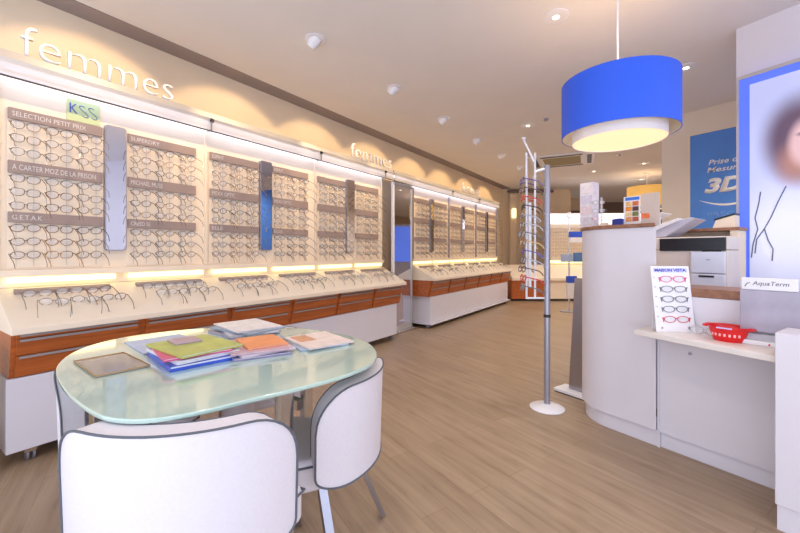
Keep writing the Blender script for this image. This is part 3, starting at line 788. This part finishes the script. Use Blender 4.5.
k = local('counter_poster', 'upright counter poster with blue header and colourful pictures', 'poster', -.27, .2, CT+.001)
MB().box(0, .098, 0, .006, 0, .19).build('left_panel', M_WHITE, k)
MB().box(.01, .095, -.002, -.0005, .165, .185).build('header', mat('poster_blue', (60, 120, 220), .5), k)
pc = [(216,150,90),(180,90,60),(232,200,150),(120,120,70),(230,140,50),(90,60,50),(226,186,120),(206,110,60)]
for i in range(8):
    x0 = .013+(i % 2)*.041; z0 = .03+(i//2)*.033
    MB().box(x0, x0+.036, -.002, -.0005, z0, z0+.028).build('picture', mat('picture_%d' % i, pc[i], .5, noise=.35, nscale=60), k)
MB().box(.099, .205, .008, .012, 0, .20).build('right_panel', mat('beige_card', (206, 190, 180), .5), k)
MB().box(.105, .150, .005, .0075, .045, .075).build('picture', mat('picture_orange', (238, 120, 70), .5, noise=.2, nscale=60), k)
for sx in (.02, .17): MB().box(sx, sx+.02, .013, .06, 0, .05).build('foot', M_WHITE, k)

# blue poster on the partition wall
k = local('wall_poster', 'large blue wall poster reading Prise de Mesure 3D', 'poster', -.835, 2.947, 0)
MB().box(0, 2.0, -.012, 0, 1.10, 2.46).build('panel', M_BLUEP, k)
MB().box(-.02, 0, -.016, 0, 1.08, 2.48).build('frame_edge', M_CREAM, k); MB().box(0, 2.0, -.016, 0, 2.4605, 2.48).build('frame_edge', M_CREAM, k)
def ptxt(body, s, z, wd, h, off=0, m=M_LETTER, sh=.25): text('lettering', body, m, basis((s, -.0125, z), (1,0,0), (0,0,1)), width=wd, height=h, ext=.001, parent=k, offset=off, shear=sh)
ptxt('Prise de', .175, 2.085, .30, .058, .015); ptxt('Mesure', .16, 2.0, .32, .058, .015); ptxt('3D', .135, 1.765, .36, .17, .05)
ptxt('PRECISION', .165, 1.50, .52, .05, -.01, mat('pale_blue_ink', (130, 170, 226), .5), 0)
sm = [( .09+.0+.52*i/14, 1.71-.075*math.sin(math.pi*(i+1)/16)) for i in range(15)]
c = MB(); n = 15; pts = [(x, z) for x, z in sm]+[(x, z-.020*math.sin(math.pi*i/14)-.002) for i, (x, z) in reversed(list(enumerate(sm)))]
m_ = len(pts); c.add([(x,-.0138,z) for x,z in pts]+[(x,-.0125,z) for x,z in pts], [(i,i+1,m_-2-i,m_-1-i) for i in range(n-1)]+[(m_+i,2*m_-1-i,2*m_-2-i,m_+i+1) for i in range(n-1)]+[(i,(i+1)%m_,m_+(i+1)%m_,m_+i) for i in range(m_)])
c.build('smile_curve', M_LETTER, k)

# backlit portrait light box
def portrait_mat():
    m = bpy.data.materials.new('portrait_print'); m.use_nodes = True; nt = m.node_tree; b = nt.nodes['Principled BSDF']; L = nt.links.new
    tc = nt.nodes.new('ShaderNodeTexCoord')
    def blob(cx, cz, rx, rz, lo, hi):
        mp = nt.nodes.new('ShaderNodeMapping'); mp.inputs['Location'].default_value = (-cx/rx, 0, -cz/rz); mp.inputs['Scale'].default_value = (1/rx, 0, 1/rz)
        L(tc.outputs['Object'], mp.inputs['Vector']); ln = nt.nodes.new('ShaderNodeVectorMath'); ln.operation = 'LENGTH'; L(mp.outputs[0], ln.inputs[0])
        mr = nt.nodes.new('ShaderNodeMapRange'); mr.interpolation_type = 'SMOOTHSTEP'; mr.inputs['From Min'].default_value = lo; mr.inputs['From Max'].default_value = hi; mr.inputs['To Min'].default_value = 1; mr.inputs['To Max'].default_value = 0
        L(ln.outputs['Value'], mr.inputs['Value']); return mr.outputs[0]
    col = None
    def over(prev, rgb, fac):
        mx = nt.nodes.new('ShaderNodeMix'); mx.data_type = 'RGBA'
        if isinstance(prev, tuple): mx.inputs[6].default_value = prev
        else: L(prev, mx.inputs[6])
        mx.inputs[7].default_value = lin(rgb); L(fac, mx.inputs[0]); return mx.outputs[2]
    c = over(lin((196, 204, 244)), (226, 230, 250), blob(.2, .35, .5, .5, .2, 1))
    c = over(c, (104, 84, 104), blob(.25, 1.01, .22, .34, .45, 1.1))
    c = over(c, (178, 132, 122), blob(.25, .85, .16, .2, .2, 1))
    c = over(c, (226, 190, 190), blob(.29, .97, .11, .19, .5, 1.05))
    c = over(c, (120, 100, 120), blob(.29, 1.03, .07, .022, .3, 1.0))
    L(c, b.inputs['Base Color']); L(c, b.inputs['Emission Color']); b.inputs['Emission Strength'].default_value = .22; b.inputs['Roughness'].default_value = .4
    return m
k = local('light_box', 'backlit blue-framed portrait light box on the wall at the right edge', 'light box', .058, 1.247, 0, R(-6))
MB().box(0, 1.2, -.05, 0, .80, 2.37).build('housing', emis('blue_light', (84, 112, 232), .5), k)
MB().box(-.012, 1.2, -.055, -.0505, 2.345, 2.37).build('frame_profile', M_GREYM, k); MB().box(-.012, 0, -.055, 0, .80, 2.3445).build('frame_profile', M_GREYM, k)
p = MB().box(0, 1.1, -.004, 0, 0, 1.45).build('print', portrait_mat(), k); p.location = (.062, -.0512, .84)
for pts in ([(.06,.68),(.05,.60),(.03,.5),(.045,.42),(.02,.32),(.01,.22)], [(.19,.70),(.15,.60),(.115,.50),(.08,.42),(.10,.34),(.125,.28),(.12,.2)], [(.08,.42),(.04,.35),(.03,.25)]):
    MB().tube([(x, -.006, z) for x, z in pts], .0035, 5).build('cord_print', mat('dark_cord_ink', (92, 98, 124), .5), p)

# spectacle sample stand on the shelf
SA = R(34.2)
k = empty('spectacle_stand', (.075, 2.455, .6802), SA+R(-4)); tag(k, 'white leaning card stand holding five reading spectacles on the shelf', 'display stand')
lean = R(9)
T = Matrix.Translation((-.095, 0, 0)) @ Matrix.Rotation(-lean, 4, 'X')
MB().box(0, .195, 0, .006, 0, .348).xf(T).build('card', M_WHITE, k, bevel=.001)
MB().box(.012, .185, -.001, -.0002, .314, .338).xf(T).build('title_band', mat('pale_title', (214, 214, 244), .5), k)
text('lettering', 'MAISON VISTA', mat('royal_blue_ink', (50, 60, 200), .5), T @ basis((.018, -.0012, .318), (1,0,0), (0,0,1)), width=.16, height=.0165, ext=.0005, parent=k, offset=.035)
for sx in (.03, .165):
    o = MB().lathe([(.001,0),(.005,0),(.005,.003),(.001,.003)], n=12); o.xf(T @ Matrix.Translation((sx, 0, .022)) @ Matrix.Rotation(R(90), 4, 'X')); o.build('stud', M_SILVER, k)
MB().box(-.08, .08, .06, .066, 0, .26).xf(Matrix.Rotation(R(3), 4, 'X')).build('rear_strut', M_WHITE, k)
for i in range(5):
    text('size_mark', '+%d' % (i+1), M_PIPE, T @ basis((.008, -.0006, .285-i*.052), (1,0,0), (0,0,1)), height=.007, ext=.0004, parent=k)
KM = Matrix.Translation((.075, 2.455, .6802)) @ Matrix.Rotation(SA+R(-4), 4, 'Z') @ T
for i in range(5):
    M = KM @ Matrix.Translation((.105, -.0035, .278-i*.053))
    # temples pass through the card's slots: front only, arms folded behind the front
    a = spectacles(M @ Matrix.Diagonal((1.0, .02, .72, 1)), ['pink','grey','grey','grey','red'][i], 'panto', '%s reading spectacles on the white card stand, %s' % (['pink topmost','second from top, grey','middle, grey','fourth from top, grey','red lowest'][i], 'on the shelf'), 'reading spectacles on the card stand', True, rr=.0032)

# red basket
k = empty('basket', W(.345, -.095, .6802), LA); tag(k, 'red oval plastic basket with side handles on the white shelf', 'basket')
b = MB(); N = 40; rings = []
prof = [(.55,0),(.72,.0),(.92,.045),(1.0,.075),(1.06,.078),(1.06,.072),(1.0,.069),(.96,.066),(.88,.042),(.68,.006),(.55,.006)]
vs = []; fs = []
for (q, z) in prof:
    for i in range(N):
        a = 2*math.pi*i/N; vs.append((.078*q*math.cos(a), .06*q*math.sin(a), z*.92))
for j in range(len(prof)-1):
    for i in range(N): fs.append((j*N+i, j*N+(i+1)%N, (j+1)*N+(i+1)%N, (j+1)*N+i))
fs.append(tuple(reversed(range(N)))); fs.append(tuple(range((len(prof)-1)*N, len(prof)*N)))
b.add(vs, fs); b.build('bowl', M_RED, k, smooth=True)
for sg in (-1, 1):
    MB().tube([(sg*.074, -.03, .066), (sg*.088, -.024, .066), (sg*.094, 0, .064), (sg*.088, .024, .066), (sg*.074, .03, .066)], .006, 6, r2=.006).build('handle', M_RED, k, smooth=True)
for i in range(7):
    a = R(225+i*15); MB().box(-.004, .004, -.001, .001, -.006, .006).xf(Matrix.Translation((.070*math.cos(a), .0535*math.sin(a), .032)) @ Matrix.Rotation(a+R(90), 4, 'Z')).build('printed_mark', mat('pale_pink_ink', (250, 190, 190), .5), k)
MB().box(-.028, .03, -.0655, -.0637, .063, .0695).build('label', mat('pale_violet_label', (206, 190, 236), .4), k)

# branded display
k = empty('lens_display', W(.39, -.08, .6802), LA); tag(k, 'grey counter display with white AquaTerm sign at the right edge', 'display')
MB().box(0, .165, -.03, .09, 0, .022).build('base', M_WHITE, k, bevel=.004)
MB().box(.01, .15, -.02, .05, .023, .05).build('tray', M_CLEAR, k)
MB().box(-.008, .195, .0, .045, .058, .248).build('front_panel', mat('blurred_grey_print', (176, 170, 186), .5, noise=.14, nscale=9), k, bevel=.004)
MB().box(.0, .185, -.006, .002, .249, .303).build('sign', M_WHITE, k, bevel=.002)
text('lettering', 'AquaTerm', M_PIPE, basis((.038, -.0065, .264), (1,0,0), (0,0,1)), width=.12, height=.024, ext=.0006, parent=k, shear=.2)
MB().tube([(.012,-.007,.262),(.020,-.007,.277),(.030,-.007,.28)], .002, 5).build('leaf_mark', mat('olive_ink', (120, 130, 110), .5), k)
o = MB().lathe([(.001,0),(.004,0),(.004,.002),(.001,.002)], n=10); o.xf(Matrix.Translation((.10, -.0305, .011)) @ Matrix.Rotation(R(90), 4, 'X')); o.build('red_dot', M_RED, k)
# thin wire glasses frame lying behind basket
spectacles(Matrix.Translation(W(.235, -.035, .70)) @ Matrix.Rotation(LA, 4, 'Z'), 'silver', 'oval', 'thin silver spectacles standing on the shelf left of the red basket', None, True, rr=.001)

# ------------------------------------------------------------------ sunglasses rack on pole
k = empty('sunglasses_rack', (-.648, 2.798, 0)); tag(k, 'freestanding silver pole rack with white wire arms holding sunglasses', 'display rack')
MB().lathe([(.115,0),(.118,.006),(.10,.016),(.05,.026),(.024,.03),(.024,.034)], n=48).build('base', M_WHITE, k, smooth=True)
MB().lathe([(.021,.03),(.021,1.70),(.019,1.712)], n=28).build('pole', M_SILVER, k, smooth=True)
MB().lathe([(.0215,.64),(.0235,.641),(.0235,.66),(.0215,.661)], n=28).build('collar', M_DARK, k)
for i in range(14): MB().lathe([(.0212,0),(.0225,.002),(.0225,.008),(.0212,.01)], (0,0,.80+i*.062), 16).build('clip', M_STEEL, k)
RX = (RV[0], RV[1])
def rk(r, d, z): return (r*RV[0]+d*FV[0], r*RV[1]+d*FV[1], z)
for (r, ) in ((-.145,), (-.085,)):
    MB().tube([rk(r, .0, .77), rk(r, .0, 1.80)], .007, 8).build('white_upright', M_WHITE, k, smooth=True)
MB().tube([rk(-.085,0,1.665), rk(-.02,0,1.685)], .009, 8).build('arm', M_WHITE, k, smooth=True)
MB().tube([rk(-.145,0,.775), rk(-.02,0,.775)], .007, 8).build('arm', M_WHITE, k, smooth=True)
MB().tube([rk(-.165,0,1.90), rk(-.155,0,1.87), rk(-.13,-.02,1.80), rk(-.10,-.02,1.73)], .014, 8, r2=.006).build('top_blade', M_WHITE, k, smooth=True)
MB().tube([rk(-.165,-.004,1.893), rk(-.165,-.004,1.905)], .014, 10).build('top_knob', M_WHITE, k, smooth=True)
p = MB().box(-.010, .010, -.005, .005, .85, 1.45); p.xf(Matrix.Translation(rk(-.115, .02, 0)) @ Matrix.Rotation(BA, 4, 'Z')); p.build('spine_plate', M_WHITE, k)
rc = ['purple','brown','red','black','silver','silver','grey','gold','purple','silver','brown','red','grey']
rn = ['topmost','second','third','fourth','fifth','sixth','seventh','eighth','ninth','tenth','eleventh','twelfth','lowest']
RM = Matrix.Translation((-.648, 2.798, 0))
for i in range(13):
    z = 1.60-i*.062
    yaw = BA+R(-90)+R(random.uniform(-16, 8))
    o = RM @ Matrix.Translation(rk(-.175, random.uniform(-.02,.02), z)) @ Matrix.Rotation(yaw, 4, 'Z') @ Matrix.Rotation(R(-12), 4, 'X')
    spectacles(o, rc[i], random.choice(['oval','rect']), '%s pair of glasses on the pole rack, %s frame' % (rn[i], rc[i]), 'glasses on the pole rack', True, rr=.0036)

# metal plinth panel behind the counter's left end
k = empty('metal_totem', W(-.68, .36, 0), LA); tag(k, 'tapering brushed metal totem on white base left of the counter', 'totem')
MB().box(-.17, .12, -.06, .10, .006, .03).build('base', M_WHITE, k, bevel=.006); MB().box(-.165, .115, -.055, .095, 0, .0055).build('base_gasket', M_DARK, k)
b = MB(); b.prism_y([(-.085,.031),(.11,.031),(.11,.90),(-.035,.90)], .01, .03); b.build('panel', M_STEEL, k, bevel=.004)

# lens-care stand further back
k = empty('care_product_stand', (-1.36, 7.55, 0), BA); tag(k, 'clear post stand with blue-topped product boxes behind the pole rack', 'display stand')
MB().lathe([(.16,0),(.16,.012),(.02,.02)], n=32).build('base', M_SILVER, k); MB().lathe([(.018,.02),(.018,1.72),(.045,1.74),(.045,1.80),(.02,1.83)], n=20).build('post', M_CLEAR, k, smooth=True)
def bin_(x0, x1, z0, z1, m, lab=None, top=None):
    b = MB().box(x0, x1, -.09, -.03, z0, z1).build('product_bin', m, k, bevel=.004)
    if top: MB().box(x0-.002, x1+.002, -.093, -.028, z1+.0005, z1+top).build('blue_header', mat('blue_card', (48, 88, 210), .5), b)
bin_(-.02, .26, 1.27, 1.37, M_WHITE, top=.10)
bin_(-.17, .04, .92, 1.06, mat('pale_blue_card', (170, 186, 220), .5)); bin_(.06, .28, .92, 1.09, mat('mid_blue_card', (90, 132, 186), .5))
bin_(-.07, .10, .25, .54, M_WHITE, top=.12)

# far cabinet facing the camera
k = empty('display_cabinet', CW(2.5, 8.5), BA); tag(k, 'distant display cabinet facing the camera at the back of the shop', 'display cabinet')
MB().box(0, .85, 0, .5, .05, .46).build('drawer_front', M_WOOD, k, bevel=.004); MB().box(.851, 3.2, .02, .5, .05, .46).build('base_panel', M_CREAM, k)
MB().box(.02, 3.1, .05, .45, 0, .049).build('plinth', M_DARK, k)
b = MB(); b.add([(0,-.03,.462),(3.2,-.03,.462),(3.2,.5,.462),(0,.5,.462),(0,-.03,.52),(3.2,-.03,.52),(3.2,.5,.80),(0,.5,.80)], [(0,3,2,1),(4,5,6,7),(0,1,5,4),(1,2,6,5),(2,3,7,6),(3,0,4,7)]); b.build('worktop', M_CREAM, k)
MB().box(0.95, 3.2, .501, .56, 0, 2.02).build('back_panel', M_CREAM, k)
MB().box(0.95, 3.2, .44, .50, .90, .93).build('ledge', M_CREAM, k); MB().box(1.0, 3.2, .47, .499, .84, .898).build('light_tube', M_TUBE, k)
MB().box(0.95, 3.2, .25, .50, 1.76, 1.98).build('canopy', emis('canopy_glow', (246, 246, 255), .9), k)
raw2 = MB()
for i in range(9):
    for j in range(11):
        M = Matrix.Translation((1.05+j*.19, .49, 1.02+i*.078)) @ Matrix.Rotation(R(180), 4, 'Z')
        a, _, _ = spec_meshes('gunmetal', 'oval', .0016, False)
        raw2.add([M @ Vector((v.co.x*1.1, max(min(v.co.y, .04), 0)*.8, v.co.z)) for v in a.vertices], [tuple(p.vertices) for p in a.polygons if p.material_index == 0])
o = raw2.build('spectacles', [COLS['gold']], loc=CW(2.5, 8.5), rz=BA); tag(o, 'distant spectacles on the cabinet at the back of the shop', 'glasses', kind='stuff')
# small glowing wall sconce near the corner
k = empty('wall_sconce', CW(2.94, 9.80), BA); tag(k, 'small glowing sconce on the cream pillar at the far left corner', 'wall light')
MB().box(-.05, .05, -.04, .03, 1.98, 2.22).build('shade', emis('sconce_glow', (255, 246, 190), 1.1), k, bevel=.01); MB().box(-.03, .03, .031, .038, 2.02, 2.18).build('mount', M_CHROME, k)
# blue lit panel further right in the shop, seen only in the tall mirror
k = empty('light_box', (.75, 9.9, 0), LA-R(12)); tag(k, 'blue lit poster panel at the back, seen in the tall mirror', 'light box')
MB().box(-.5, .5, 0, .05, .80, 1.90).build('panel', emis('deep_blue_light', (84, 116, 222), .55), k)
MB().box(-.52, .52, .0505, .07, 0, 1.97).build('frame', M_SILVER, k)
print('spectacles:', NSPEC)
